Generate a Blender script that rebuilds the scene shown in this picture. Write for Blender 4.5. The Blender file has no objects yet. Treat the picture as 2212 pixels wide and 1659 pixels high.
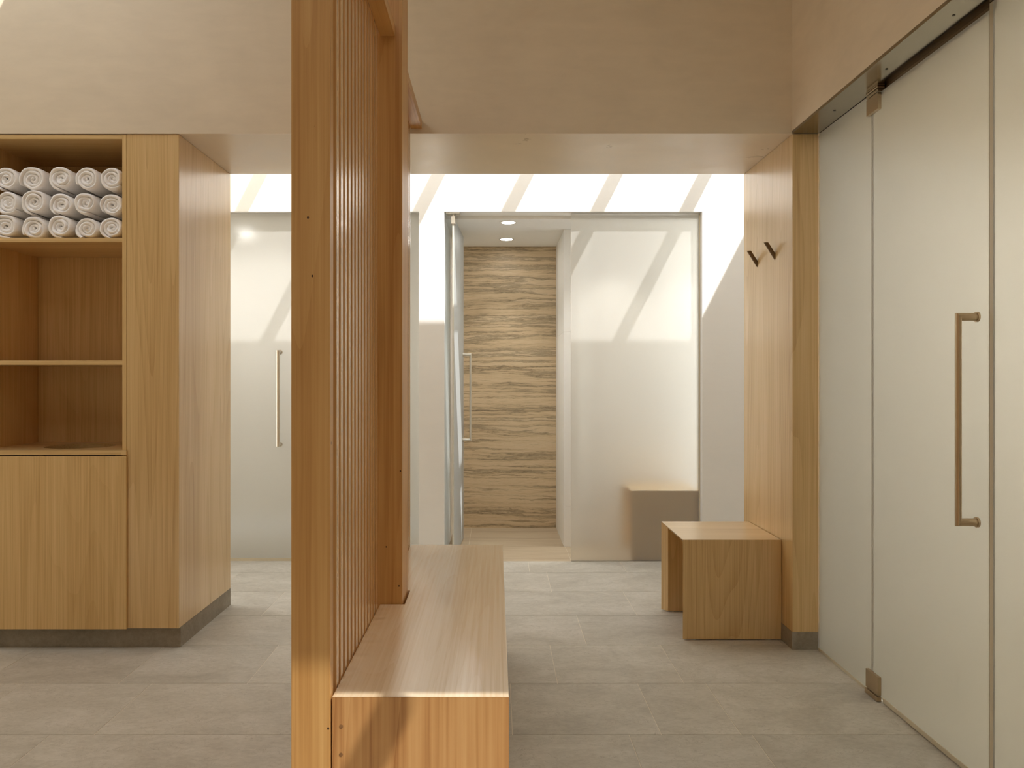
import bpy, bmesh, math, random
from mathutils import Vector, Matrix, noise
random.seed(7)
S = bpy.context.scene
C = S.collection
PI = math.pi

# ------------------------------------------------------------------ render look
S.view_settings.view_transform = 'Standard'
S.view_settings.look = 'None'
S.view_settings.exposure = 0.0
S.view_settings.gamma = 1.0
S.view_settings.use_curve_mapping = False
S.cycles.max_bounces = 14
S.cycles.diffuse_bounces = 8
S.cycles.glossy_bounces = 4
S.cycles.transmission_bounces = 10
S.cycles.sample_clamp_indirect = 6.0
S.cycles.caustics_reflective = False
S.cycles.caustics_refractive = True

# ------------------------------------------------------------------ materials
def new_mat(name):
    m = bpy.data.materials.new(name); m.use_nodes = True
    nt = m.node_tree; nt.nodes.clear()
    out = nt.nodes.new('ShaderNodeOutputMaterial')
    return m, nt, out

def N(nt, typ, **kw):
    n = nt.nodes.new(typ)
    for k, v in kw.items(): setattr(n, k, v)
    return n

def coords(nt, scale=(1, 1, 1), rand=True, world=False):
    """object coordinates, shifted per object so that copies do not share one grain"""
    if world:
        g = N(nt, 'ShaderNodeNewGeometry'); src = g.outputs['Position']
    else:
        tc = N(nt, 'ShaderNodeTexCoord'); src = tc.outputs['Object']
    if rand:
        oi = N(nt, 'ShaderNodeObjectInfo')
        mul = N(nt, 'ShaderNodeMath', operation='MULTIPLY'); mul.inputs[1].default_value = 41.0
        nt.links.new(oi.outputs['Random'], mul.inputs[0])
        add = N(nt, 'ShaderNodeVectorMath', operation='ADD')
        nt.links.new(src, add.inputs[0]); nt.links.new(mul.outputs[0], add.inputs[1])
        src = add.outputs[0]
    mp = N(nt, 'ShaderNodeMapping'); mp.inputs['Scale'].default_value = scale
    nt.links.new(src, mp.inputs['Vector'])
    return mp.outputs[0]

def nz(nt, vec, scale, detail=4, rough=.55, dist=0.0):
    n = N(nt, 'ShaderNodeTexNoise'); n.inputs['Scale'].default_value = scale
    n.inputs['Detail'].default_value = detail; n.inputs['Roughness'].default_value = rough
    n.inputs['Distortion'].default_value = dist
    nt.links.new(vec, n.inputs['Vector']); return n.outputs['Fac']

def math_(nt, op, a, b=None, c=None):
    n = N(nt, 'ShaderNodeMath', operation=op)
    for i, v in enumerate((a, b, c)):
        if v is None: continue
        if isinstance(v, (int, float)): n.inputs[i].default_value = v
        else: nt.links.new(v, n.inputs[i])
    return n.outputs[0]

def ramp(nt, fac, stops):
    r = N(nt, 'ShaderNodeValToRGB'); e = r.color_ramp.elements
    while len(e) < len(stops): e.new(.5)
    for el, (p, c) in zip(e, stops): el.position = p; el.color = (*c, 1)
    nt.links.new(fac, r.inputs[0]); return r.outputs[0]

def mixc(nt, fac, a, b, mode='MIX'):
    n = N(nt, 'ShaderNodeMix', data_type='RGBA', blend_type=mode)
    for sock, v in ((n.inputs['Factor'], fac), (n.inputs[6], a), (n.inputs[7], b)):
        if isinstance(v, (int, float)): sock.default_value = v
        elif isinstance(v, tuple): sock.default_value = (*v, 1)
        else: nt.links.new(v, sock)
    return n.outputs[2]

def lin(r, g, b):
    f = lambda v: v / 255 / 12.92 if v / 255 <= .04045 else ((v / 255 + .055) / 1.055) ** 2.4
    return (f(r), f(g), f(b))

def bsdf(nt, out, color, rough=.5, bump=None, bstr=.1, bdist=.002, spec=.5, metal=0, coat=0):
    p = N(nt, 'ShaderNodeBsdfPrincipled')
    for k, v in (('Base Color', color), ('Roughness', rough)):
        if isinstance(v, tuple): p.inputs[k].default_value = (*v, 1)
        elif isinstance(v, (int, float)): p.inputs[k].default_value = v
        else: nt.links.new(v, p.inputs[k])
    p.inputs['Specular IOR Level'].default_value = spec
    p.inputs['Metallic'].default_value = metal
    p.inputs['Coat Weight'].default_value = coat
    p.inputs['Coat Roughness'].default_value = .25
    if bump is not None:
        b = N(nt, 'ShaderNodeBump'); b.inputs['Strength'].default_value = bstr
        b.inputs['Distance'].default_value = bdist
        nt.links.new(bump, b.inputs['Height']); nt.links.new(b.outputs[0], p.inputs['Normal'])
    nt.links.new(p.outputs[0], out.inputs['Surface']); return p

def wood(name, light, mid, dark, axis='z', fine=170, broad=9, figure=.35, rough=.42, knots=False, spec=.4, rings=22.0, coat=0.0):
    m, nt, out = new_mat(name)
    al = .012
    def sc(a):
        return {'x': (a, 1, 1), 'y': (1, a, 1), 'z': (1, 1, a)}[axis]
    fs = {'x': (.07, 1, 1), 'y': (1, .07, 1), 'z': (1, 1, .07)}[axis]
    f1 = nz(nt, coords(nt, sc(al)), fine, 3, .6)
    f2 = nz(nt, coords(nt, sc(.05)), broad, 3, .5)
    f3 = nz(nt, coords(nt, fs), 3.6, 1.5, .45, .15)
    # growth-ring figure: contour lines of a slow field stretched along the grain
    rg = math_(nt, 'FRACT', math_(nt, 'MULTIPLY', f3, rings))
    rg = math_(nt, 'POWER', rg, 2.2)
    fac = math_(nt, 'MULTIPLY_ADD', f1, .50, math_(nt, 'MULTIPLY', f2, .50))
    fac = math_(nt, 'MULTIPLY_ADD', math_(nt, 'SUBTRACT', rg, .3), figure * .3, fac)
    col = ramp(nt, fac, [(.33, light), (.5, mid), (.68, dark)])
    if knots:
        v = N(nt, 'ShaderNodeTexVoronoi'); v.inputs['Scale'].default_value = 14.0
        nt.links.new(coords(nt, (1, 1, .8)), v.inputs['Vector'])
        k = math_(nt, 'LESS_THAN', v.outputs['Distance'], .042)
        col = mixc(nt, k, col, lin(70, 42, 20))
    bsdf(nt, out, col, rough, f1, .03, .0006, spec, coat=coat)
    return m

OAK = [lin(224, 192, 138), lin(212, 178, 121), lin(190, 153, 95)]
oak_z = wood('oak_veneer_upright', *OAK, 'z', figure=.13)
oak_x = wood('oak_veneer_level', *OAK, 'x', figure=.15, rough=.34, coat=.8)
oak_y = wood('oak_veneer_deep', *OAK, 'y', figure=.15)
oak_pale = wood('oak_veneer_straight', *OAK, 'z', figure=.18)
oak_fig = wood('oak_veneer_figured', *OAK, 'z', fine=130, broad=8, figure=.32, rough=.34, coat=1.0)
FIR = [lin(208, 163, 102), lin(196, 148, 87), lin(174, 123, 64)]
fir_z = wood('hemlock_upright', *FIR, 'z', fine=120, broad=22, figure=.25, rough=.36, knots=True, spec=.5)
fir_slat = wood('hemlock_slat', lin(218, 178, 122), lin(207, 164, 107), lin(186, 140, 84), 'z', fine=120, broad=14, figure=.15, rough=.24, spec=.8, coat=1.0)
fir_y = wood('hemlock_lengthwise', *FIR, 'y', fine=110, broad=11, figure=.2, rough=.28, spec=.5)
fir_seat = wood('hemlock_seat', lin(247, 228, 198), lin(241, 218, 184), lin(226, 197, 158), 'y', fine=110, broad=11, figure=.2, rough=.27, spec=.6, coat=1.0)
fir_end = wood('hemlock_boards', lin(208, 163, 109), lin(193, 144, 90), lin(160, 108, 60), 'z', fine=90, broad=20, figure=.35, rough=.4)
fir_plug = wood('hemlock_plug', lin(150, 110, 70), lin(130, 92, 56), lin(110, 76, 44), 'y', fine=200, rough=.6)

def plaster(name, base, var=.05, rough=.55, polish=False):
    m, nt, out = new_mat(name)
    v = coords(nt, (1, 1, 1), rand=False, world=True)
    a = nz(nt, v, 1.3, 4, .6, .6)
    b = nz(nt, coords(nt, (1, 1, 3.5), rand=False, world=True), 5, 5, .65, .3)
    f = math_(nt, 'MULTIPLY_ADD', a, .6, math_(nt, 'MULTIPLY', b, .4))
    lo = tuple(c * (1 - var * 1.5) for c in base); hi = tuple(min(1, c * (1 + var)) for c in base)
    col = ramp(nt, f, [(.35, lo), (.65, hi)])
    r = math_(nt, 'MULTIPLY_ADD', b, .35, rough - .2) if polish else rough
    bsdf(nt, out, col, r, b, .12, .006, .5 if polish else .25)
    return m

plaster_tan = plaster('limewash_plaster', lin(224, 209, 184), .05, .5)
plaster_polish = plaster('polished_plaster', lin(226, 211, 187), .05, .36, True)
plaster_white = plaster('white_plaster', lin(240, 238, 233), .012, .7)

def stone_tile():
    m, nt, out = new_mat('limestone_tile')
    at = N(nt, 'ShaderNodeAttribute', attribute_name='tile', attribute_type='GEOMETRY')
    off = N(nt, 'ShaderNodeVectorMath', operation='SCALE'); off.inputs['Scale'].default_value = 23.0
    nt.links.new(at.outputs['Vector'], off.inputs[0])
    g = N(nt, 'ShaderNodeNewGeometry')
    add = N(nt, 'ShaderNodeVectorMath', operation='ADD')
    nt.links.new(g.outputs['Position'], add.inputs[0]); nt.links.new(off.outputs[0], add.inputs[1])
    st = N(nt, 'ShaderNodeMapping'); st.inputs['Scale'].default_value = (1, 1.5, 1)
    nt.links.new(add.outputs[0], st.inputs['Vector'])
    a = nz(nt, st.outputs[0], 3.0, 6, .62, .8)
    b = nz(nt, st.outputs[0], 38, 4, .7)
    c = nz(nt, st.outputs[0], 9, 5, .7, 1.4)
    vein = math_(nt, 'LESS_THAN', math_(nt, 'ABSOLUTE', math_(nt, 'SUBTRACT', c, .5)), .007)
    f = math_(nt, 'MULTIPLY_ADD', a, .62, math_(nt, 'MULTIPLY', b, .38))
    col = ramp(nt, f, [(.34, lin(173, 167, 154)), (.5, lin(192, 187, 174)), (.66, lin(208, 203, 192))])
    tone = math_(nt, 'MULTIPLY_ADD', at.outputs['Fac'], .17, .90)
    cmb = N(nt, 'ShaderNodeCombineColor')
    for i in range(3): nt.links.new(tone, cmb.inputs[i])
    col = mixc(nt, 1.0, col, cmb.outputs[0], 'MULTIPLY')
    col = mixc(nt, math_(nt, 'MULTIPLY', vein, math_(nt, 'MULTIPLY', a, .55)), col, lin(118, 106, 88))
    pit = math_(nt, 'GREATER_THAN', b, .70)
    col = mixc(nt, math_(nt, 'MULTIPLY', pit, .35), col, lin(205, 198, 184))
    bsdf(nt, out, col, math_(nt, 'MULTIPLY_ADD', b, .2, .38), b, .12, .002, .4)
    return m
tile_mat = stone_tile()

def plain_stone(name, lo, hi):
    m, nt, out = new_mat(name)
    v = coords(nt, (1, 1, 1), world=True)
    f = math_(nt, 'MULTIPLY_ADD', nz(nt, v, 5, 5, .65, .5), .6, math_(nt, 'MULTIPLY', nz(nt, v, 60, 3, .7), .4))
    bsdf(nt, out, ramp(nt, f, [(.35, lo), (.65, hi)]), .55, f, .1, .002, .4)
    return m
skirting_mat = plain_stone('limestone_skirting', lin(128, 119, 104), lin(158, 149, 133))
grout_mat = plain_stone('grout', lin(214, 205, 186), lin(226, 218, 202))

def travertine(name, vertical=True):
    m, nt, out = new_mat(name)
    sc = (.3, .3, 8.5) if vertical else (.5, 5.0, .5)
    wob = nz(nt, coords(nt, (1, 1, 1), False, True), 2.2, 4, .6)
    base = coords(nt, sc, False, True)
    if vertical:        # the slabs come from different blocks
        g = N(nt, 'ShaderNodeNewGeometry'); sp = N(nt, 'ShaderNodeSeparateXYZ'); nt.links.new(g.outputs['Position'], sp.inputs[0])
        st = math_(nt, 'ADD', math_(nt, 'GREATER_THAN', sp.outputs['Z'], 1.3095), math_(nt, 'GREATER_THAN', sp.outputs['Z'], .953))
        cs = N(nt, 'ShaderNodeCombineXYZ'); nt.links.new(math_(nt, 'MULTIPLY', st, 5.7), cs.inputs['Y'])
        sa = N(nt, 'ShaderNodeVectorMath', operation='ADD'); nt.links.new(base, sa.inputs[0]); nt.links.new(cs.outputs[0], sa.inputs[1])
        base = sa.outputs[0]
    sh = N(nt, 'ShaderNodeVectorMath', operation='ADD'); nt.links.new(base, sh.inputs[0])
    cmb = N(nt, 'ShaderNodeCombineXYZ'); w = math_(nt, 'MULTIPLY', math_(nt, 'SUBTRACT', wob, .5), .55)
    nt.links.new(w, cmb.inputs['Z' if vertical else 'Y']); nt.links.new(cmb.outputs[0], sh.inputs[1])
    a = nz(nt, sh.outputs[0], 1.35, 8, .68)
    fine = nz(nt, coords(nt, (1, 1, 9) if vertical else (1, 9, 1), False, True), 11, 6, .75, .3)
    dots = nz(nt, coords(nt, (1, 1, 2.2) if vertical else (1, 2.2, 1), False, True), 60, 3, .7)
    thin = N(nt, 'ShaderNodeTexNoise'); thin.inputs['Scale'].default_value = 4.2; thin.inputs['Detail'].default_value = 5; thin.inputs['Roughness'].default_value = .6
    nt.links.new(sh.outputs[0], thin.inputs['Vector'])
    f = math_(nt, 'MULTIPLY_ADD', a, .56, math_(nt, 'MULTIPLY', fine, .18))
    f = math_(nt, 'MULTIPLY_ADD', thin.outputs['Fac'], .26, f)
    if vertical:
        col = ramp(nt, f, [(.30, lin(120, 102, 78)), (.385, lin(166, 147, 117)), (.43, lin(214, 194, 162)), (.49, lin(200, 178, 144)),
                           (.53, lin(156, 140, 115)), (.565, lin(212, 192, 160)), (.66, lin(190, 169, 138)), (.74, lin(134, 118, 96))])
        crust = math_(nt, 'GREATER_THAN', dots, .64)
        band = math_(nt, 'GREATER_THAN', nz(nt, sh.outputs[0], .9, 3, .5), .53)
        col = mixc(nt, math_(nt, 'MULTIPLY', math_(nt, 'MULTIPLY', crust, band), .45), col, lin(226, 208, 176))
        # dark pressed seams
        ln = math_(nt, 'LESS_THAN', math_(nt, 'ABSOLUTE', math_(nt, 'SUBTRACT', a, .512)), .0055)
        col = mixc(nt, math_(nt, 'MULTIPLY', ln, .55), col, lin(92, 74, 52))
    else:
        col = ramp(nt, f, [(.3, lin(146, 128, 104)), (.45, lin(176, 158, 132)), (.55, lin(188, 172, 146)), (.7, lin(158, 141, 116))])
    bsdf(nt, out, col, .45, fine, .1, .002, .4)
    return m
trav_wall = travertine('travertine_wall')
trav_floor = travertine('travertine_floor', False)

def simple(name, color, rough=.5, spec=.5, metal=0):
    m, nt, out = new_mat(name); bsdf(nt, out, color, rough, None, spec=spec, metal=metal); return m

def metal(name, color, rough, brushed=(1, 1, 60)):
    m, nt, out = new_mat(name)
    f = nz(nt, coords(nt, brushed), 14, 3, .6)
    r = math_(nt, 'MULTIPLY_ADD', f, .16, rough - .08)
    bsdf(nt, out, color, r, f, .02, .0004, .5, 1.0)
    return m
bronze = metal('brushed_bronze', lin(186, 166, 136), .34)
bronze_dark = metal('dark_bronze', lin(120, 98, 72), .38)
nickel = metal('satin_nickel', lin(222, 216, 204), .34)
soffit_metal = metal('satin_steel_channel', lin(158, 149, 130), .16, (30, 1, 1))
white_tile = simple('white_wall_tile', lin(243, 242, 238), .45)
glide_mat = simple('white_glide', lin(225, 222, 214), .5)
hole_dark = simple('brown_bin_liner', lin(120, 90, 60), .7)  # one even dark brown for the chute
screw_mat = simple('dark_screw', lin(70, 60, 44), .5)
seal_mat = simple('pale_seal', lin(206, 196, 172), .4)
roof_mat = simple('roof_plaster', lin(234, 228, 218), .8)

def towel_mat():
    m, nt, out = new_mat('white_terry')
    a = nz(nt, coords(nt), 420, 3, .7); b = nz(nt, coords(nt), 90, 3, .6)
    h = math_(nt, 'MULTIPLY_ADD', a, .7, math_(nt, 'MULTIPLY', b, .6))
    col = ramp(nt, b, [(.3, lin(246, 243, 240)), (.7, lin(253, 251, 249))])
    p = bsdf(nt, out, col, .95, h, .3, .003, .1)
    p.inputs['Sheen Weight'].default_value = .25
    return m
terry = towel_mat()

def frosted(name, tint, see=.45, rough=.34, trans=.35):
    """acid-etched glass: a pale scattering face, part of it letting light through softly"""
    m, nt, out = new_mat(name)
    d = N(nt, 'ShaderNodeBsdfDiffuse'); d.inputs['Color'].default_value = (*tint, 1)
    t = N(nt, 'ShaderNodeBsdfTranslucent'); t.inputs['Color'].default_value = (*tint, 1)
    dt = N(nt, 'ShaderNodeMixShader'); dt.inputs[0].default_value = trans
    nt.links.new(d.outputs[0], dt.inputs[1]); nt.links.new(t.outputs[0], dt.inputs[2])
    r = N(nt, 'ShaderNodeBsdfRefraction'); r.inputs['Color'].default_value = (*[min(1, c * 1.08) for c in tint], 1)
    r.inputs['IOR'].default_value = 1.45; r.inputs['Roughness'].default_value = rough
    mx = N(nt, 'ShaderNodeMixShader'); mx.inputs[0].default_value = see
    nt.links.new(dt.outputs[0], mx.inputs[1]); nt.links.new(r.outputs[0], mx.inputs[2])
    gl = N(nt, 'ShaderNodeBsdfGlossy'); gl.inputs['Roughness'].default_value = .38
    fr = N(nt, 'ShaderNodeFresnel'); fr.inputs['IOR'].default_value = 1.3
    m2 = N(nt, 'ShaderNodeMixShader')
    nt.links.new(math_(nt, 'MULTIPLY', fr.outputs[0], .6), m2.inputs[0])
    nt.links.new(mx.outputs[0], m2.inputs[1]); nt.links.new(gl.outputs[0], m2.inputs[2])
    nt.links.new(m2.outputs[0], out.inputs['Surface'])
    return m
frost_white = frosted('etched_glass_pale', lin(240, 239, 235), .74, .42, .06)
frost_side = frosted('etched_glass_side', lin(222, 219, 208), .58, .5)
frost_door = frosted('etched_glass_cool', lin(232, 238, 238), .38, .3)
def clear_glass():
    m, nt, out = new_mat('clear_glass_face')
    r = N(nt, 'ShaderNodeBsdfRefraction'); r.inputs['IOR'].default_value = 1.45; r.inputs['Roughness'].default_value = 0
    r.inputs['Color'].default_value = (.98, .98, .975, 1)
    nt.links.new(r.outputs[0], out.inputs['Surface']); return m
clear_face = clear_glass()
frost_edge = simple('glass_edge', lin(222, 220, 208), .35)

def emit(name, color, strength):
    m, nt, out = new_mat(name)
    e = N(nt, 'ShaderNodeEmission'); e.inputs['Color'].default_value = (*color, 1); e.inputs['Strength'].default_value = strength
    nt.links.new(e.outputs[0], out.inputs['Surface']); return m
lamp_glow = emit('lamp_glow', (1, .96, .90), 60)
fill_alcove = emit('added_fill_glow_alcove', (1, .99, .97), 110)
fill_deep = emit('added_fill_glow_deep', (1, .98, .95), 1.0)
fill_side = emit('added_fill_glow_side', (1, .98, .95), 1150)
lamp_strong = emit('lamp_glow_strong', (1, .99, .97), 420)

# ------------------------------------------------------------------ build helpers
def world_loc(p):
    return Vector(p['_loc']) if p is not None and '_loc' in p else Vector((0, 0, 0))

def tag(o, label=None, cat=None, group=None, kind=None):
    if label: o['label'] = label
    if cat: o['category'] = cat
    if group: o['group'] = group
    if kind: o['kind'] = kind
    return o

def thing(name, loc, label, cat, group=None, kind=None, rotz=0):
    o = bpy.data.objects.new(name, None); C.objects.link(o)
    o.empty_display_size = .1
    o.location = loc; o.rotation_euler = (0, 0, rotz)
    o['_loc'] = tuple(loc)
    return tag(o, label, cat, group, kind)

def obj(name, bm, mat, parent=None, origin=None, smooth=False, angle=35, local=False):
    """link a bmesh built in world coordinates (or the parent's, if local) as one mesh object"""
    base = Vector((0, 0, 0))
    chain = parent
    if not local:
        if origin is not None: base = Vector(origin)
        elif parent is not None: base = world_loc(parent)
        if base.length: bmesh.ops.translate(bm, verts=bm.verts, vec=-base)
    bmesh.ops.recalc_face_normals(bm, faces=bm.faces)
    me = bpy.data.meshes.new(name); bm.to_mesh(me); bm.free()
    me.materials.append(mat)
    if smooth:
        for p in me.polygons: p.use_smooth = True
        me.set_sharp_from_angle(angle=math.radians(angle))
    o = bpy.data.objects.new(name, me); C.objects.link(o)
    if parent is not None:
        o.parent = parent
        if not local and '_loc' in parent: o['_loc'] = tuple(parent['_loc'])
        if origin is not None: o.location = base - world_loc(parent)
    elif origin is not None: o.location = base
    return o

def box(bm, x0, x1, y0, y1, z0, z1, bevel=0):
    r = bmesh.ops.create_cube(bm, size=1)
    vs = r['verts']
    for v in vs:
        v.co = Vector((x0 + (v.co.x + .5) * (x1 - x0), y0 + (v.co.y + .5) * (y1 - y0), z0 + (v.co.z + .5) * (z1 - z0)))
    if bevel:
        es = {e for v in vs for e in v.link_edges}
        bmesh.ops.bevel(bm, geom=list(es), offset=bevel, segments=2, profile=.5, affect='EDGES')
    return bm

def B(name, x0, x1, y0, y1, z0, z1, mat, parent=None, bevel=0, origin=None):
    return obj(name, box(bmesh.new(), x0, x1, y0, y1, z0, z1, bevel), mat, parent, origin)

def boxes(name, lst, mat, parent=None, bevel=0):
    bm = bmesh.new()
    for b in lst: box(bm, *b, bevel=bevel)
    return obj(name, bm, mat, parent)

def prism(bm, poly, z0, z1):
    lo = [bm.verts.new((x, y, z0)) for x, y in poly]; hi = [bm.verts.new((x, y, z1)) for x, y in poly]
    n = len(poly)
    bm.faces.new(lo[::-1]); bm.faces.new(hi)
    for i in range(n): bm.faces.new((lo[i], lo[(i + 1) % n], hi[(i + 1) % n], hi[i]))
    return bm

def disc(bm, c, axis, r, depth, seg=32):
    """short cylinder centred at c, along axis"""
    axis = Vector(axis).normalized()
    q = Vector((0, 0, 1)).rotation_difference(axis)
    m = Matrix.Translation(Vector(c)) @ q.to_matrix().to_4x4()
    bmesh.ops.create_cone(bm, cap_ends=True, segments=seg, radius1=r, radius2=r, depth=depth, matrix=m)
    return bm

def ring(bm, c, r0, r1, z0, z1, seg=40):
    def circ(r, z): return [bm.verts.new((c[0] + r * math.cos(2 * PI * i / seg), c[1] + r * math.sin(2 * PI * i / seg), z)) for i in range(seg)]
    a, b, d, e = circ(r0, z0), circ(r1, z0), circ(r1, z1), circ(r0, z1)
    for i in range(seg):
        j = (i + 1) % seg
        for p, q in ((a, b), (b, d), (d, e), (e, a)): bm.faces.new((p[i], p[j], q[j], q[i]))
    return bm

def struct(o, label, cat): return tag(o, label, cat, kind='structure')

# ------------------------------------------------------------------ key dimensions (metres)
YA, YB, YC = 3.61, 4.316, 5.33          # near face, far face of the thick wall; sunlit back wall
XL, XR = -1.416, 1.320                  # sides of the passage
XG = 1.437                              # glass line on the right
ZH = 2.30                               # head height
ZR = 3.96                               # roof

# ------------------------------------------------------------------ floor
def build_floor():
    bm = bmesh.new()
    lay = bm.faces.layers.float_vector.new('tile')
    p, y0 = .4648, 2.746
    joints = {-1: [-2.5, -1.51, -.53, .45, .867, 1.85], 0: [-2.75, -1.87, -1.363, -.45, .055, .56, .83, 1.8],
              1: [-2.05, -1.498, -.987, -.27, .243, .745, 1.7], 2: [-2.6, -1.7, -.72, .41, 1.3],
              3: [-2.2, -1.2, -.25, .72, 1.66], 4: [-2.5, -1.6, -.65, .315, 1.27], 5: [-2.1, -1.1, -.4, .21, .82, 1.75]}
    g = .0016
    for r in range(-11, 6):
        ya, yb = y0 + r * p, min(y0 + (r + 1) * p, YC + .05)
        js = joints.get(r) or [(-3.1 + (r * .37) % .9) + k * .93 for k in range(7)]
        xs = [-4.2] + js + [3.4]
        for a, b in zip(xs[:-1], xs[1:]):
            vs = [bm.verts.new(q) for q in ((a + g, ya + g, 0), (b - g, ya + g, 0), (b - g, yb - g, 0), (a + g, yb - g, 0))]
            f = bm.faces.new(vs)
            t = random.random(); f[lay] = (t, random.random(), random.random())
    # shallow sides so each tile has an edge
    ex = bmesh.ops.extrude_face_region(bm, geom=list(bm.faces))
    vs = [e for e in ex['geom'] if isinstance(e, bmesh.types.BMVert)]
    bmesh.ops.translate(bm, verts=vs, vec=(0, 0, -.012))
    me = bpy.data.meshes.new('floor'); 
    bmesh.ops.recalc_face_normals(bm, faces=bm.faces)
    # grout bed under the tiles, second material
    n0 = len(bm.faces)
    box(bm, -4.2, 3.4, -2.4, YC + .05, -.12, -.0009)
    bm.faces.ensure_lookup_table()
    for i in range(n0, len(bm.faces)): bm.faces[i].material_index = 1
    bm.to_mesh(me); bm.free()
    me.materials.append(tile_mat); me.materials.append(grout_mat)
    o = bpy.data.objects.new('floor', me); C.objects.link(o)
    return o
struct(build_floor(), 'grey limestone tile floor with pale grout joints', 'floor')

def shower_floor():
    bm = bmesh.new()
    lay = bm.faces.layers.float_vector.new('tile')
    xs = [-.345, -.2, .499, 1.2, 1.9]; ys = [YC + .05, 6.63]
    for a, b in zip(xs[:-1], xs[1:]):
        vs = [bm.verts.new(q) for q in ((a + .0015, ys[0] + .001, 0), (b - .0015, ys[0] + .001, 0), (b - .0015, ys[1], 0), (a + .0015, ys[1], 0))]
        bm.faces.new(vs)
    me_faces = list(bm.faces)
    ex = bmesh.ops.extrude_face_region(bm, geom=me_faces)
    bmesh.ops.translate(bm, verts=[e for e in ex['geom'] if isinstance(e, bmesh.types.BMVert)], vec=(0, 0, -.01))
    bmesh.ops.recalc_face_normals(bm, faces=bm.faces)
    n0 = len(bm.faces)
    box(bm, -.6, 2.0, YC + .05, 6.75, -.12, -.002)
    bm.faces.ensure_lookup_table()
    for i in range(n0, len(bm.faces)): bm.faces[i].material_index = 1
    me = bpy.data.meshes.new('floor_shower'); bm.to_mesh(me); bm.free()
    me.materials.append(trav_floor); me.materials.append(grout_mat)
    o = bpy.data.objects.new('floor_shower', me); C.objects.link(o); return o
struct(shower_floor(), 'long brown-grey travertine planks on the floor of the open shower', 'floor')

# ------------------------------------------------------------------ room shell
# bulkhead wall with the passage through it; its underside is polished
o = B('wall_bulkhead', -4.2, 3.4, YA, YB, ZH, ZR, plaster_tan)
o.data.materials.append(plaster_polish); o.data.materials.append(plaster_white)
for p in o.data.polygons:
    if p.normal.z < -.9: p.material_index = 1
    if p.normal.y > .9: p.material_index = 2
struct(o, 'beige limewashed wall above the passage, with polished underside', 'wall')

# left pier, clad in oak
pier = B('wall_left_pier', -1.648, XL, 3.615, YB, .094, ZH - .001, oak_fig, bevel=.0012)
struct(pier, 'oak-clad wall end between the towel cabinet and the passage', 'wall')
struct(boxes('wall_left', [(-4.2, -2.345, 3.615, YB, 0, ZH - .001), (-2.345, -1.652, 4.11, YB, 0, ZH - .001), (-4.2, -4.1, -2.4, YB, 0, ZR), (-3.3, -3.2, YB, YC, 2.4, ZR)], plaster_tan),
       'plaster wall around and behind the towel cabinet', 'wall')
bl = boxes('baseboard_left', [(-2.345, XL - .006, 3.65, YB + .02, 0, .092)], skirting_mat)
struct(bl, 'grey stone skirting under the towel cabinet and oak wall end', 'baseboard')

# right pier, clad in oak
struct(B('wall_right_pier', XR, XG - .002, YA, YB, .079, ZH - .001, oak_fig, bevel=.0012),
       'oak-clad wall end carrying the two wall hooks, beside the side glass', 'wall')
struct(B('baseboard_right', XR - .001, XG - .002, YA + .001, YB, 0, .079, skirting_mat),
       'dark grey stone skirting at the foot of the hook-carrying oak wall end', 'baseboard')
# plaster over the side glass
struct(B('wall_right', 1.317, 1.62, 1.3, YA, ZH + .012, ZR, plaster_tan), 'beige plaster wall above the long frosted side glass', 'wall')

# sunlit back wall with two openings
struct(boxes('wall_back', [(-3.3, -2.15, YC, YC + .14, 0, ZR), (-2.15, 3.4, YC, YC + .14, 2.312, ZR), (-.509, -.342, YC, YC + .14, 0, 2.312),
                           (1.355, 3.4, YC, YC + .14, 0, 2.312)], plaster_white), 'white plaster wall striped by sun through the roof beams', 'wall')
# shower behind the open glass door
struct(boxes('wall_shower_left', [(-.50, -.344, YC + .14, 6.62, 0, 2.30)], white_tile), 'white side wall of the open shower behind the door', 'wall')
tw = bmesh.new()
for z0, z1 in ((0, .952), (.954, 1.3085), (1.3105, 2.30)):
    box(tw, -.344, .75, 6.60, 6.66, z0, z1)
box(tw, -.344, .75, 6.604, 6.655, .01, 2.29)
struct(obj('wall_shower_back', tw, trav_wall), 'brown banded travertine wall at the back of the open shower', 'wall')
nib = bmesh.new()
for z0, z1 in ((0, .29), (.2915, 1.55), (1.5515, 2.29)): box(nib, .488, .60, 5.85, 6.598, z0, z1)
box(nib, .6005, 1.9, 5.95, 6.0, 0, 2.29)
struct(obj('wall_shower_partition', nib, white_tile), 'narrow white tiled partition end right of the travertine wall', 'wall')
struct(B('wall_shower_right', 1.9, 2.0, YC + .14, 6.0, 2.2, 2.30, white_tile), 'white header at the right end of the room behind frosted glass', 'wall')
struct(B('ceiling_shower', -.50, 2.0, YC + .141, 6.66, 2.291, 2.42, plaster_white), 'white ceiling of the open shower with two recessed lamps', 'ceiling')
# second wet room behind the closed frosted door on the left
struct(boxes('wall_steam_room', [(-2.30, -2.16, YC + .14, 6.75, 0, 2.30), (-2.16, -.51, 6.62, 6.75, 0, 2.30)], white_tile), 'pale walls of the room behind the left frosted door', 'wall')
struct(B('floor_steam_room', -2.16, -.51, YC + .05, 6.62, -.12, -.004, tile_mat), 'grey stone floor of the room behind the left frosted door', 'floor')
struct(B('ceiling_steam_room', -2.30, -.505, YC + .141, 6.75, 2.302, 2.42, plaster_white), 'white ceiling of the room behind the left frosted door', 'ceiling')
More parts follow.
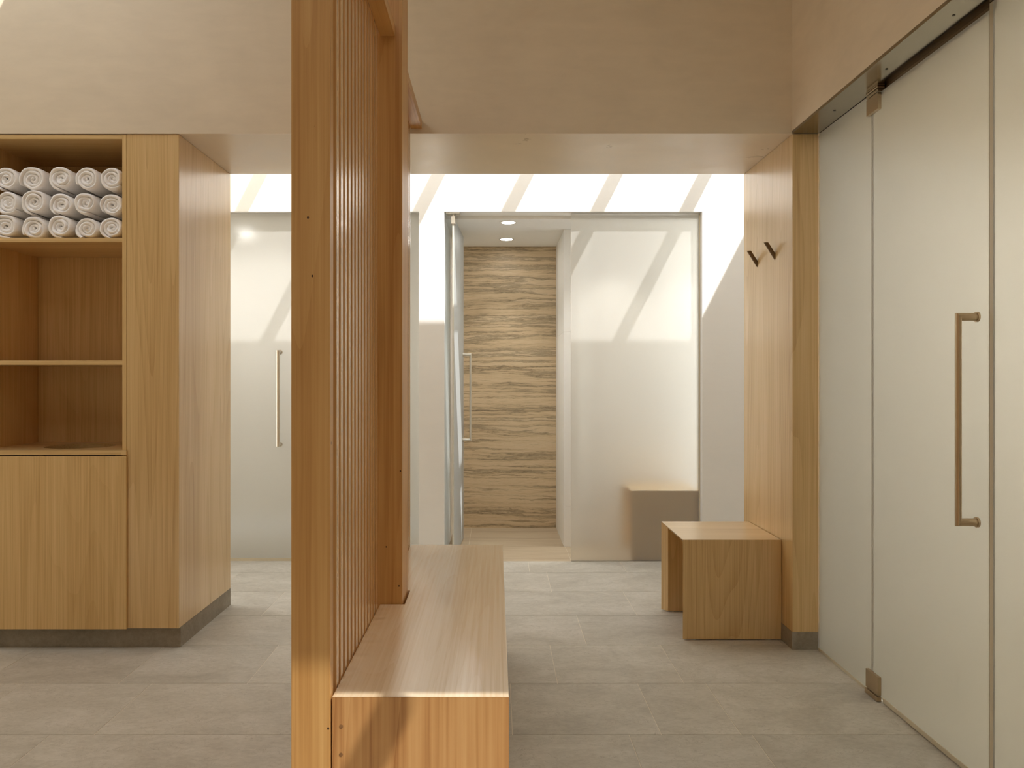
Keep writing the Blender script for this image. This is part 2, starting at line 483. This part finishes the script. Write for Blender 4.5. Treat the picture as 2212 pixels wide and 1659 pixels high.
# room behind the side glass
struct(boxes('wall_side_room', [(3.0, 3.1, 1.3, 4.4, 0, 2.6), (XG + .013, 3.0, YA + .03, YB, 0, 2.6), (XG + .06, 3.0, 1.3, 1.4, 0, 2.6)], plaster_white),
       'pale walls of the room behind the side glass', 'wall')
struct(B('ceiling_side_room', 1.622, 3.1, 1.3, YA + .03, 2.5, 2.6, plaster_white), 'white ceiling of the room behind the side glass', 'ceiling')

# roof with a skylight over the corridor and skylights over the changing room
RX0, RX1 = -4.2, 3.4
struct(boxes('ceiling', [
    (RX0, 2.0, YC, 6.75, ZR, ZR + .1), (2.0, RX1, YC, YC + .14, ZR, ZR + .1), (2.60, RX1, YB, YC, ZR, ZR + .1), (RX0, -3.2, YB, YC, ZR, ZR + .1),   # around corridor skylight
    (RX0, RX1, .462 + 3.02, YB, ZR, ZR + .1),
    (-1.60, RX1, .462, .462 + 3.02, ZR, ZR + .1), (RX0, -3.4, .462, .462 + 3.02, ZR, ZR + .1), (-3.4, -1.60, .462, 1.75, ZR, ZR + .1),
    (RX0, RX1, -2.4, -1.1, ZR, ZR + .1), (RX0, -3.0, -1.1, .462, ZR, ZR + .1), (3.0, RX1, -1.1, .462, ZR, ZR + .1)], roof_mat),
    'plaster roof slab with the skylight openings', 'ceiling')
struct(boxes('wall_front', [(RX0, RX1, -2.4, -2.3, 0, ZR), (3.3, RX1, -2.3, YC + .2, 0, ZR), (1.62, 3.3, 1.3, 1.31, 2.6, ZR)], roof_mat), 'plaster walls behind the camera', 'wall')
struct(boxes('wall_corridor_end', [(3.1, 3.3, YB, YC, 0, ZR)], plaster_white), 'white end wall of the sunlit corridor', 'wall')

pitch = .585
for k in range(-6, 3):
    x = .893 + pitch * k
    tag(B('skylight_beam', x - .0225, x + .0225, YB + .001, YC - .001, ZR - .10, ZR - .001, fir_y), 'slim beam across the corridor skylight', 'beam', 'beams of the corridor skylight', 'structure')
for k in range(-8, 4):
    x = 1.532 + pitch * k
    if x > 2.95 or x < -2.95: continue
    tag(B('skylight_beam', x - .0225, x + .0225, -1.099, .461, ZR - .10, ZR - .001, fir_y), 'slim beam across the changing-room skylight', 'beam', 'beams of the changing-room skylight', 'structure')

def tinted():
    m, nt, out = new_mat('skylight_dimming_pane')
    t = N(nt, 'ShaderNodeBsdfTransparent'); t.inputs['Color'].default_value = (.66, .655, .64, 1)
    nt.links.new(t.outputs[0], out.inputs['Surface']); return m
struct(B('added_dimming_pane', -3.0, 3.0, -1.1, .462, ZR + .085, ZR + .095, tinted()), 'unseen dimming pane added over the changing-room skylight', 'skylight')  # added to weaken the sun and sky entering the changing room

# ------------------------------------------------------------------ handles
def handle(parent, px, z0, z1, side, y0=0.0, off=.058, a=.012, b=.0082, mat=None):
    mat = mat or bronze
    """pull bar in the parent's local space: glass plane along local x at y=y0, bar stands off towards side*y"""
    bm = bmesh.new(); n = 24; rows = []
    ys = y0 + side * off
    for yy, zc, sg, bb in ((y0, z1, -1, 0), (ys, z1, -1, b), (ys, z0, 1, b), (y0, z0, 1, 0)):
        row = []
        for i in range(n):
            t = 2 * PI * i / n; s = math.sin(t)
            row.append(bm.verts.new((px + a * math.cos(t), yy - side * bb * s, zc + sg * a * s)))
        rows.append(row)
    for r0, r1 in zip(rows[:-1], rows[1:]):
        for i in range(n):
            j = (i + 1) % n
            bm.faces.new((r0[i], r0[j], r1[j], r1[i]))
    bm.faces.new(rows[0]); bm.faces.new(rows[-1])
    h = obj('handle', bm, mat, parent, smooth=True, local=True)
    for z in (z0, z1):
        f = bmesh.new(); disc(f, (px, y0 + side * .003, z), (0, 1, 0), .0155, .006)
        obj('handle_flange', f, mat, h, smooth=True, local=True)
    return h

def local_box(name, x0, x1, y0, y1, z0, z1, mat, parent, bevel=0):
    o = obj(name, box(bmesh.new(), x0, x1, y0, y1, z0, z1, bevel), mat, parent, local=True)
    if name == 'pane':      # only the face towards the room is etched
        o.data.materials.append(clear_face); o.data.materials.append(frost_edge)
        for p in o.data.polygons:
            p.material_index = 0 if p.normal.y < -.9 else 1 if p.normal.y > .9 else 2
    return o

# ------------------------------------------------------------------ side glass on the right (runs along Y)
# local frame: local x -> -Y (towards the camera), local y -> +X
def side_thing(name, y, label, cat): return thing(name, (XG, y, 0), label, cat, kind='structure', rotz=-PI / 2)
w = side_thing('window_3', 3.606, 'fixed frosted glass panel between the hinged side door and the oak wall end', 'glass panel')
local_box('pane', 0, .503, 0, .012, .004, ZH - .002, frost_side, w)
local_box('floor_channel', 0, .503, -.004, 0, 0, .010, seal_mat, w)
local_box('edge', .5032, .5092, .001, .012, .004, ZH - .002, frost_edge, w)
d1 = side_thing('door_1', 3.096, 'frosted glass side door with bronze pull handle and patch hinges', 'door')
local_box('pane', .002, .732, 0, .012, .012, 2.279, frost_side, d1)
local_box('edge', -.0005, .0015, 0, .012, .012, 2.279, frost_edge, d1)
local_box('edge', .7322, .7345, 0, .012, .012, 2.279, frost_edge, d1)
local_box('bottom_seal', .09, .732, -.003, .0, .006, .022, seal_mat, d1)
local_box('bottom_seal_lip', .09, .732, .001, .010, .002, .0115, seal_mat, d1)
# patch hinges
hg = local_box('hinge', -.020, .075, -.014, -.0005, 2.214, 2.276, bronze, d1, .001)
local_box('hinge_block', -.020, .075, -.014, .012, 2.2795, 2.290, bronze, hg, .001)
local_box('hinge_plate', -.020, .075, -.016, .012, 2.2925, 2.2995, bronze, hg, .001)
hg = local_box('hinge', -.026, .074, -.014, -.0005, .022, .092, bronze, d1, .001)
local_box('hinge_shoe', -.026, .074, -.018, .0, .001, .019, bronze, hg, .001)
handle(d1, .678, .777, 1.390, -1)
w = side_thing('window_4', 2.353, 'fixed frosted glass panel right of the side door, cut by the frame edge', 'glass panel')
local_box('pane', .010, 1.045, 0, .012, .004, ZH - .002, frost_side, w)
local_box('edge', -.0075, .0095, .0005, .012, .004, ZH - .002, seal_mat, w)
# polished channel over the glass
tr = thing('trim_1', (1.318, YA, ZH), 'satin steel channel over the side glass', 'trim', kind='structure')
B('channel', 1.3175, 1.52, 1.3, YA - .001, ZH, ZH + .011, soffit_metal, tr)
for yy in (3.30, 2.86, 2.44):
    bm = bmesh.new(); disc(bm, (1.378, yy, ZH - .0005), (0, 0, 1), .0045, .002, 16); obj('screw', bm, screw_mat, tr)
B('top_stop', 1.452, 1.462, 2.353, 3.094, 2.276, ZH, bronze_dark, tr)

# ------------------------------------------------------------------ back wall doors and fixed panes
d3 = thing('door_3', (-2.149, YC + .05, 0), 'closed frosted glass door with a pull handle, left of the slatted screen', 'door', kind='structure')
local_box('pane', .002, .812, 0, .011, .012, 2.309, frost_white, d3)
local_box('bottom_seal', .002, .812, -.002, .0, .002, .022, seal_mat, d3)
handle(d3, .715, .776, 1.388, -1, mat=nickel)
w = thing('window_2', (-1.334, YC + .05, 0), 'fixed frosted glass panel half hidden behind the slatted screen', 'glass panel', kind='structure')
local_box('pane', .002, .823, 0, .011, .002, 2.309, frost_white, w)
w = thing('window_1', (.497, YC + .05, 0), 'fixed frosted glass panel right of the open shower doorway', 'glass panel', kind='structure')
local_box('pane', .001, .848, 0, .011, .002, 2.309, frost_white, w)
local_box('edge', -.0012, .001, 0, .011, .002, 2.309, frost_edge, w)
local_box('edge', .848, .8572, .0, .011, .0, 2.309, seal_mat, w)

ang = math.atan2(.752, .0334)
d2 = thing('door_2', (-.285, 5.36, 0), 'frosted glass shower door standing open, seen almost edge-on', 'door', kind='structure', rotz=ang)
local_box('pane', .0, .752, -.005, .005, .012, 2.282, frost_door, d2)
local_box('edge', -.0025, -.0002, -.005, .005, .012, 2.282, frost_edge, d2)
local_box('edge', .7522, .7545, -.005, .005, .012, 2.282, frost_edge, d2)
hg = local_box('hinge', -.008, .06, -.013, .013, 2.236, 2.284, nickel, d2, .001)
local_box('hinge_plate', -.02, .065, -.045, .045, 2.3025, 2.309, nickel, hg, .001)
local_box('hinge_pin', .01, .03, -.006, .006, 2.2845, 2.302, nickel, hg)
hg = local_box('hinge', -.008, .06, -.013, .013, .004, .06, nickel, d2, .001)
handle(d2, .685, .758, 1.392, -1, -.005, mat=nickel)
handle(d2, .685, .758, 1.392, 1, .005, mat=nickel)

# recessed ceiling lamps
def downlight(x, y, z, label, r=.047, glow=None):
    t = thing('ceiling_light', (x, y, z), label, 'lamp', 'recessed ceiling lamps')
    obj('trim_ring', ring(bmesh.new(), (x, y), r, r + .012, z - .003, z), glide_mat, t, smooth=True)
    bm = bmesh.new(); disc(bm, (x, y, z - .0012), (0, 0, 1), r * .985, .002, 40)
    obj('diffuser', bm, glow or lamp_glow, t)
    return t
downlight(.083, 5.585, 2.2905, 'round recessed lamp in the shower ceiling nearest the doorway')
downlight(.079, 6.25, 2.2905, 'round recessed lamp in the shower ceiling nearest the travertine wall')
downlight(-1.85, 5.98, 2.3015, 'round lamp glowing softly through the left frosted door', .047, lamp_strong)
downlight(1.76, 5.66, 2.2905, 'added unseen fill lamp in the alcove behind the right frosted panel', .047, fill_alcove)  # added out of view to brighten the frosted panel from behind
downlight(.85, 5.68, 2.2905, 'added fill lamp over the alcove, nearer the white partition', .03, fill_deep)  # fitting added to go with a fill spot in the alcove
downlight(1.4, 5.68, 2.2905, 'added fill lamp over the alcove, above the blurred stool', .03, fill_deep)  # second added fitting, for the other alcove fill spot
downlight(2.4, 2.35, 2.4995, 'added unseen fill lamp behind the frosted side glass', .06, fill_side)  # added out of view so the side glass is lit from behind

def beam(x, y, z, w, ang=105):
    l = bpy.data.lights.new('lamp_or_fill_beam', 'SPOT'); l.energy = w; l.color = (1, .96, .9); l.spot_size = math.radians(ang); l.spot_blend = .8; l.shadow_soft_size = .04; l.cycles.use_multiple_importance_sampling = False
    o = bpy.data.objects.new('lamp_or_fill_beam', l); C.objects.link(o); o.location = (x, y, z)
beam(.083, 5.585, 2.284, 26); beam(.079, 6.25, 2.284, 30, 82)
beam(.85, 5.68, 2.284, 22, 90); beam(1.4, 5.68, 2.284, 14, 90)  # fill spots added to even out the frosted panel

# ------------------------------------------------------------------ towel cabinet
CX0, CX1, CY0, CY1 = -2.325, -1.650, 3.615, 4.09
cab = thing('towel_cabinet', ((CX0 + CX1) / 2, CY0, .094), 'built-in oak cabinet with open shelves, rolled towels and a flush door', 'cabinet')
B('side_panel', CX1 - .019, CX1, CY0, CY1, .095, 2.297, oak_z, cab)
B('side_panel', CX0, CX0 + .019, CY0, CY1, .095, 2.297, oak_z, cab)
B('back_panel', CX0 + .02, CX1 - .02, CY1 - .012, CY1, .096, 2.277, oak_z, cab)
B('top_panel', CX0 + .0195, CX1 - .0195, CY0, CY1, 2.278, 2.296, oak_x, cab)
B('shelf', CX0 + .0195, CX1 - .0195, CY0 + .001, CY1 - .013, 1.818, 1.837, oak_x, cab)
B('shelf', CX0 + .0195, CX1 - .0195, CY0 + .001, CY1 - .013, 1.270, 1.289, oak_x, cab)
# counter with a round opening
def counter():
    bm = bmesh.new()
    cx, cy, r, n = -1.969, 3.835, .152, 64
    x0, x1, y0, y1 = CX0 + .0195, CX1 - .0195, CY0 - .012, CY1 - .013
    def edge_pt(t):
        dx, dy = math.cos(t), math.sin(t)
        k = min(((x1 if dx > 0 else x0) - cx) / dx if abs(dx) > 1e-9 else 9e9, ((y1 if dy > 0 else y0) - cy) / dy if abs(dy) > 1e-9 else 9e9)
        return cx + dx * k, cy + dy * k
    ts = sorted(set([2 * PI * i / n for i in range(n)] + [math.atan2(yy - cy, xx - cx) % (2 * PI) for xx in (x0, x1) for yy in (y0, y1)]))
    L = {}
    for z in (.868, .890):
        L[z] = ([bm.verts.new((cx + r * math.cos(t), cy + r * math.sin(t), z)) for t in ts], [bm.verts.new((*edge_pt(t), z)) for t in ts])
    m = len(ts); (i0, o0), (i1, o1) = L[.868], L[.890]
    for k in range(m):
        j = (k + 1) % m
        bm.faces.new((i1[k], i1[j], o1[j], o1[k])); bm.faces.new((i0[k], i0[j], o0[j], o0[k]))
        bm.faces.new((i0[k], i0[j], i1[j], i1[k])); bm.faces.new((o0[k], o0[j], o1[j], o1[k]))
    return bm
ct = obj('counter', counter(), oak_x, cab)
B('counter_nosing', CX1 - .0194, CX1 + .004, CY0 - .012, CY0 - .0005, .868, .890, oak_x, cab)
bm = bmesh.new(); bmesh.ops.create_cone(bm, cap_ends=False, segments=48, radius1=.150, radius2=.150, depth=.22, matrix=Matrix.Translation((-1.969, 3.835, .757)))
disc(bm, (-1.969, 3.835, .647), (0, 0, 1), .150, .002, 48)
obj('chute', bm, hole_dark, ct, smooth=True)
B('door', CX0 - .004, CX1 + .005, CY0 - .012, CY0 - .001, .0935, .8625, oak_z, cab, .001)

# ------------------------------------------------------------------ rolled towels
def towel_roll(seed, cx, z0, R, sq, lean, twist):
    """spiral sheet with rounded terry edges, swept along the depth of the shelf; rests on z0"""
    rnd = random.Random(seed)
    bm = bmesh.new()
    th = .0158
    turns = R / .0172 - .15
    n = int(turns * 26)
    L = .34
    # section across the sheet: (offset across thickness, depth)
    sec = [(-.5, L), (-.5, .030), (-.49, .012), (-.36, .004), (-.15, 0), (.15, 0), (.36, .004), (.49, .012), (.5, .030), (.5, L)]
    off = rnd.random() * 10
    rows = []
    pts = []
    for i in range(n + 1):
        u = i / n
        t = twist - 2 * PI * turns * (1 - u)
        r = .0035 + (R - th / 2 - .0035) * u
        w = noise.noise(Vector((math.cos(t) * 1.3 + off, math.sin(t) * 1.3, u * 6)))
        r *= 1 + .085 * w
        # squash the loose roll a little towards a rounded box
        c, s = math.cos(t), math.sin(t)
        k = (abs(c) ** 3.2 + abs(s) ** 3.2) ** (-1 / 3.2)
        r *= 1 + sq * (k - 1) * u
        pts.append((r * c * 1.045, r * s * .99))
    for i, (x, z) in enumerate(pts):
        a = pts[max(0, i - 1)]; b = pts[min(n, i + 1)]
        tx, tz = b[0] - a[0], b[1] - a[1]; l = math.hypot(tx, tz) or 1
        nx, nz_ = -tz / l, tx / l
        u = i / n
        push = .010 * noise.noise(Vector((u * 9 + off, 3.1, off))) + .010 * (1 - u) * rnd.uniform(.8, 1.2) + .003
        tth = th * (1 + .25 * noise.noise(Vector((u * 14, off, 0))))
        if u > .97: tth *= max(.35, 1 - (u - .97) * 18)
        row = [bm.verts.new((x + nx * o_ * tth, d + (push if d < .2 else 0) + lean * 0, z + nz_ * o_ * tth)) for o_, d in sec]
        rows.append(row)
    for r0, r1 in zip(rows[:-1], rows[1:]):
        for a in range(len(sec) - 1):
            bm.faces.new((r0[a], r1[a], r1[a + 1], r0[a + 1]))
        bm.faces.new((r0[-1], r1[-1], r1[0], r0[0]))
    bm.faces.new(rows[0]); bm.faces.new(rows[-1][::-1])
    zmin = min(v.co.z for v in bm.verts)
    bmesh.ops.translate(bm, verts=bm.verts, vec=(0, 0, -zmin))
    for v in bm.verts:      # rolls lie a little askew
        v.co.x += lean * v.co.y
        q = noise.noise(Vector((v.co.x * 45 + off, v.co.y * 45, v.co.z * 45)))
        q2 = noise.noise(Vector((v.co.x * 160 + off, v.co.y * 160, v.co.z * 160)))
        v.co += Vector((q * .0012 + q2 * .0006, q2 * .0008, (q * .0008 if v.co.z > .003 else 0)))
    bmesh.ops.translate(bm, verts=bm.verts, vec=(cx, 3.632 + rnd.uniform(-.004, .008), z0))
    return bm

ORD = ['rightmost', 'second from the right', 'third from the right', 'fourth from the right', 'fifth from the right']
rows_spec = [
    ('bottom', 1.8372, [(243, .0535, .15), (189.5, .0525, .15), (133, .056, .2), (76, .0555, .7), (15, .0575, .9)], 0),
    ('middle', 0, [(244, .0535, .15), (187.2, .0515, .3), (134.5, .0545, .3), (77, .0585, .35), (18, .056, .2)], .1085),
    ('top', 0, [(243.5, .0535, .1), (190, .0565, .1), (133, .057, .15), (72, .0585, .25), (14, .0565, .2)], .219),
]
seed = 1
for rn, z, lst, dz in rows_spec:
    for i, (px, R, sq) in enumerate(lst):
        x = (px - 1072) * 3.65 / 1750
        x = min(x, CX1 - .0195 - R * 1.13)
        R *= 1.035
        bm = towel_roll(seed, x, 1.8374 + dz + random.uniform(0, .001), R, sq, random.uniform(-.03, .02), random.uniform(3.6, 5.6))
        mid = Vector((x, 3.632, 1.8374 + dz))
        o = obj('rolled_towel', bm, terry, None, mid, smooth=True, angle=60)
        tag(o, f'white terry towel roll, {ORD[i]} in the {rn} row on the shelf', 'towel', 'rolled towels on the cabinet shelf')
        seed += 1

# ------------------------------------------------------------------ slatted screen
SX = -.381
scr = thing('slatted_screen', (-.43, 1.862, 0), 'tall wooden screen of upright slats between two posts, behind the bench', 'screen')
B('end_post', -.4715, SX - .001, 1.862, 1.900, 0, 2.36, fir_z, scr, .0015)
B('post', -.470, -.307, 2.648, 2.808, 0, ZR - .002, fir_z, scr, .0015)
sl_bm = None
first = None
def slat(y):
    global first
    if first is None:
        first = obj('slat', box(bmesh.new(), SX - .060, SX, y - .014, y + .014, .06, 2.36, .001), fir_slat, scr, origin=(SX - .03, y, .06))
        return first
    c = first.copy(); C.objects.link(c); c.parent = scr
    c.location = Vector((SX - .03, y, .06)) - Vector(scr['_loc']); return c
for k in range(1, 14): slat(1.894 + .0533 * k)
for k in range(0, 15): slat(2.832 + .0533 * k)
B('bottom_rail', SX - .060, SX - .001, 1.901, 2.647, 0, .059, fir_y, scr)
B('bottom_rail', SX - .060, SX - .001, 2.809, 3.605, 0, .059, fir_y, scr)
B('top_rail', SX + .001, -.331, 1.862, 2.647, 2.325, 2.362, fir_y, scr, .001)
B('top_rail', SX + .001, -.331, 2.809, 3.608, 2.322, 2.360, fir_y, scr, .001)

# ------------------------------------------------------------------ bench
BZ = .47
bn = thing('bench', (-.17, 1.868, 0), 'long pale wooden bench with a solid end, against the slatted screen', 'bench')
seat = prism(bmesh.new(), [(SX + .003, 1.8685), (.029, 1.8685), (.029, 3.606), (SX + .003, 3.606), (SX + .003, 2.816), (-.299, 2.816), (-.299, 2.642), (SX + .003, 2.642)], BZ - .045, BZ)
for v in seat.verts:
    if v.co.y < 1.87 and v.co.z < BZ - .01: v.co.y += .0455
bmesh.ops.bevel(seat, geom=[e for e in seat.edges if all(v.co.z > BZ - .001 for v in e.verts) and (all(v.co.x > 0 for v in e.verts) or all(v.co.y > 3.6 for v in e.verts))], offset=.0022, segments=3, profile=.5, affect='EDGES')
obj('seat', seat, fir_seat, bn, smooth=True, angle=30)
bm = bmesh.new()
prof = [(1.868, 0), (1.868, BZ - .0004), (1.913, BZ - .0454), (1.913, 0)]
e0 = [bm.verts.new((SX + .003, *p)) for p in prof]; e1 = [bm.verts.new((.029, *p)) for p in prof]
bm.faces.new(e0); bm.faces.new(e1[::-1])
for i in range(4): bm.faces.new((e0[i], e0[(i + 1) % 4], e1[(i + 1) % 4], e1[i]))
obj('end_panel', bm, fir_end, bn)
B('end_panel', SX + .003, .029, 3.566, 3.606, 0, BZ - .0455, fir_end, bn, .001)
B('back_apron', SX + .003, SX + .028, 2.83, 3.565, .30, BZ - .046, fir_y, bn)
for px, py in ((737, 1569), (736.5, 1630)):
    bm = bmesh.new(); disc(bm, ((px - 1072) * 1.868 / 1750, 1.8678, 1.2 - (py - 822) * 1.868 / 1750), (0, 1, 0), .0045, .0012, 20)
    obj('dowel_plug', bm, fir_plug, bn)

# ------------------------------------------------------------------ stools
def stool(x0, x1, y0, y1, label):
    t = thing('stool', ((x0 + x1) / 2, (y0 + y1) / 2, 0), label, 'stool', 'oak box stools')
    zt, zb, th, bv = .464, .0055, .030, .028
    # each panel: outer face full size, inner face set in where its free edges are chamfered and where it mitres
    def panel(outer, inner):
        bm = bmesh.new()
        o_ = [bm.verts.new(p) for p in outer]; i_ = [bm.verts.new(p) for p in inner]
        bm.faces.new(o_); bm.faces.new(i_[::-1])
        for k in range(4): bm.faces.new((o_[k], o_[(k + 1) % 4], i_[(k + 1) % 4], i_[k]))
        return bm
    e = .0015
    obj('top', panel([(x0, y0, zt), (x1, y0, zt), (x1, y1, zt), (x0, y1, zt)],
                     [(x0 + bv, y0 + th, zt - th), (x1 - bv, y0 + th, zt - th), (x1 - bv, y1 - th, zt - th), (x0 + bv, y1 - th, zt - th)]), oak_x, t)
    g = .0006
    obj('side_panel', panel([(x0, y0, zb), (x1, y0, zb), (x1, y0, zt - g), (x0, y0, zt - g)],
                            [(x0 + bv, y0 + th, zb), (x1 - bv, y0 + th, zb), (x1 - bv, y0 + th, zt - th - g), (x0 + bv, y0 + th, zt - th - g)]), oak_fig, t)
    obj('side_panel', panel([(x0, y1, zb), (x1, y1, zb), (x1, y1, zt - g), (x0, y1, zt - g)],
                            [(x0 + bv, y1 - th, zb), (x1 - bv, y1 - th, zb), (x1 - bv, y1 - th, zt - th - g), (x0 + bv, y1 - th, zt - th - g)]), oak_fig, t)
    for yy in (y0 + .016, y1 - .016):
        for xx in (x0 + .055, x1 - .055):
            bm = bmesh.new(); disc(bm, (xx, yy, .00275), (0, 0, 1), .011, .0055, 20); obj('glide', bm, glide_mat, t)
    return t
stool(.862, 1.3165, 3.743, 4.232, 'oak box stool open at the side, below the two wall hooks')
stool(.900, 1.353, 5.41, 5.84, 'blurred brown box stool behind the frosted glass panel')

# ------------------------------------------------------------------ wall hooks
def hook(y, z, label):
    """round peg rising off the wall, its top cut level and its root cut flush with the wall"""
    d = Vector((-.047, 0, .075)).normalized()
    u = Vector((0, 1, 0)); v = d.cross(u)
    r, n = .0095, 28
    ztop = z + .066
    bm = bmesh.new(); a, b = [], []
    for i in range(n):
        t = 2 * PI * i / n
        q = u * math.cos(t) * r + v * math.sin(t) * r
        p0 = Vector((XR, y, z)) + q
        k = (XR - .0003 - p0.x) / d.x; a.append(bm.verts.new(p0 + d * k))
        k = (ztop - p0.z) / d.z; b.append(bm.verts.new(p0 + d * k))
    for i in range(n): bm.faces.new((a[i], a[(i + 1) % n], b[(i + 1) % n], b[i]))
    bm.faces.new(a); bm.faces.new(b)
    o = obj('wall_hook', bm, bronze_dark, None, (XR, y, z), smooth=True, angle=40)
    return tag(o, label, 'hook', 'angled wall hooks')
hook(4.10, 1.79, 'dark bronze angled peg on the oak wall, lower in view and nearer the sunlit wall')
hook(3.84, 1.788, 'dark bronze angled peg on the oak wall, nearer the frosted side glass')

# ------------------------------------------------------------------ light
wd = bpy.data.worlds.new('sky'); S.world = wd; wd.use_nodes = True
bg = wd.node_tree.nodes['Background']
bg.inputs['Color'].default_value = (.94, .98, 1.03, 1); bg.inputs['Strength'].default_value = 3.05

sun = bpy.data.lights.new('sun', 'SUN'); so = bpy.data.objects.new('sun', sun); C.objects.link(so)
sun.energy = 8.2; sun.color = (1.0, .98, .95); sun.angle = math.radians(.36)
so.rotation_euler = Vector((-.51, .41, -1)).to_track_quat('-Z', 'Y').to_euler()
so.location = (4, -3, 8)

def portal(x0, x1, y0, y1):
    l = bpy.data.lights.new('skylight_portal', 'AREA'); l.shape = 'RECTANGLE'; l.size = x1 - x0; l.size_y = y1 - y0
    l.cycles.is_portal = True
    o = bpy.data.objects.new('skylight_portal', l); C.objects.link(o)
    o.location = ((x0 + x1) / 2, (y0 + y1) / 2, ZR + .1)
def side_portal(x, sgn):
    l = bpy.data.lights.new('open_end_portal', 'AREA'); l.shape = 'RECTANGLE'; l.size = 2.4; l.size_y = YC - YB
    l.cycles.is_portal = True
    o = bpy.data.objects.new('open_end_portal', l); C.objects.link(o)
    o.location = (x, (YB + YC) / 2, 1.2); o.rotation_euler = (0, sgn * PI / 2, 0)
side_portal(-3.31, -1)  # unseen corridor end left open to add sidelight in the passage
l = bpy.data.lights.new('alcove_portal', 'AREA'); l.shape = 'RECTANGLE'; l.size = 2.2; l.size_y = .48; l.cycles.is_portal = True
o = bpy.data.objects.new('alcove_portal', l); C.objects.link(o); o.location = (2.01, 5.71, 1.1); o.rotation_euler = (0, PI / 2, 0)  # unseen alcove end left open to brighten the frosted panel
portal(-3.2, 2.6, YB, YC); portal(-3.4, -1.6, 1.75, .462 + 3.02); portal(-3.0, 3.0, -1.1, .462)

# ------------------------------------------------------------------ camera
F, VX, VY = 1750.0, 1072.0, 822.0
cam = bpy.data.cameras.new('camera'); co = bpy.data.objects.new('camera', cam); C.objects.link(co)
cam.sensor_fit = 'HORIZONTAL'; cam.sensor_width = 36.0; cam.lens = 36.0 * F / 2212
cam.shift_x = (1106 - VX) / 2212; cam.shift_y = -(829.5 - VY) / 2212
co.location = (0, 0, 1.2); co.rotation_euler = (PI / 2, 0, 0)
S.camera = co
for o in S.objects:
    if '_loc' in o: del o['_loc']
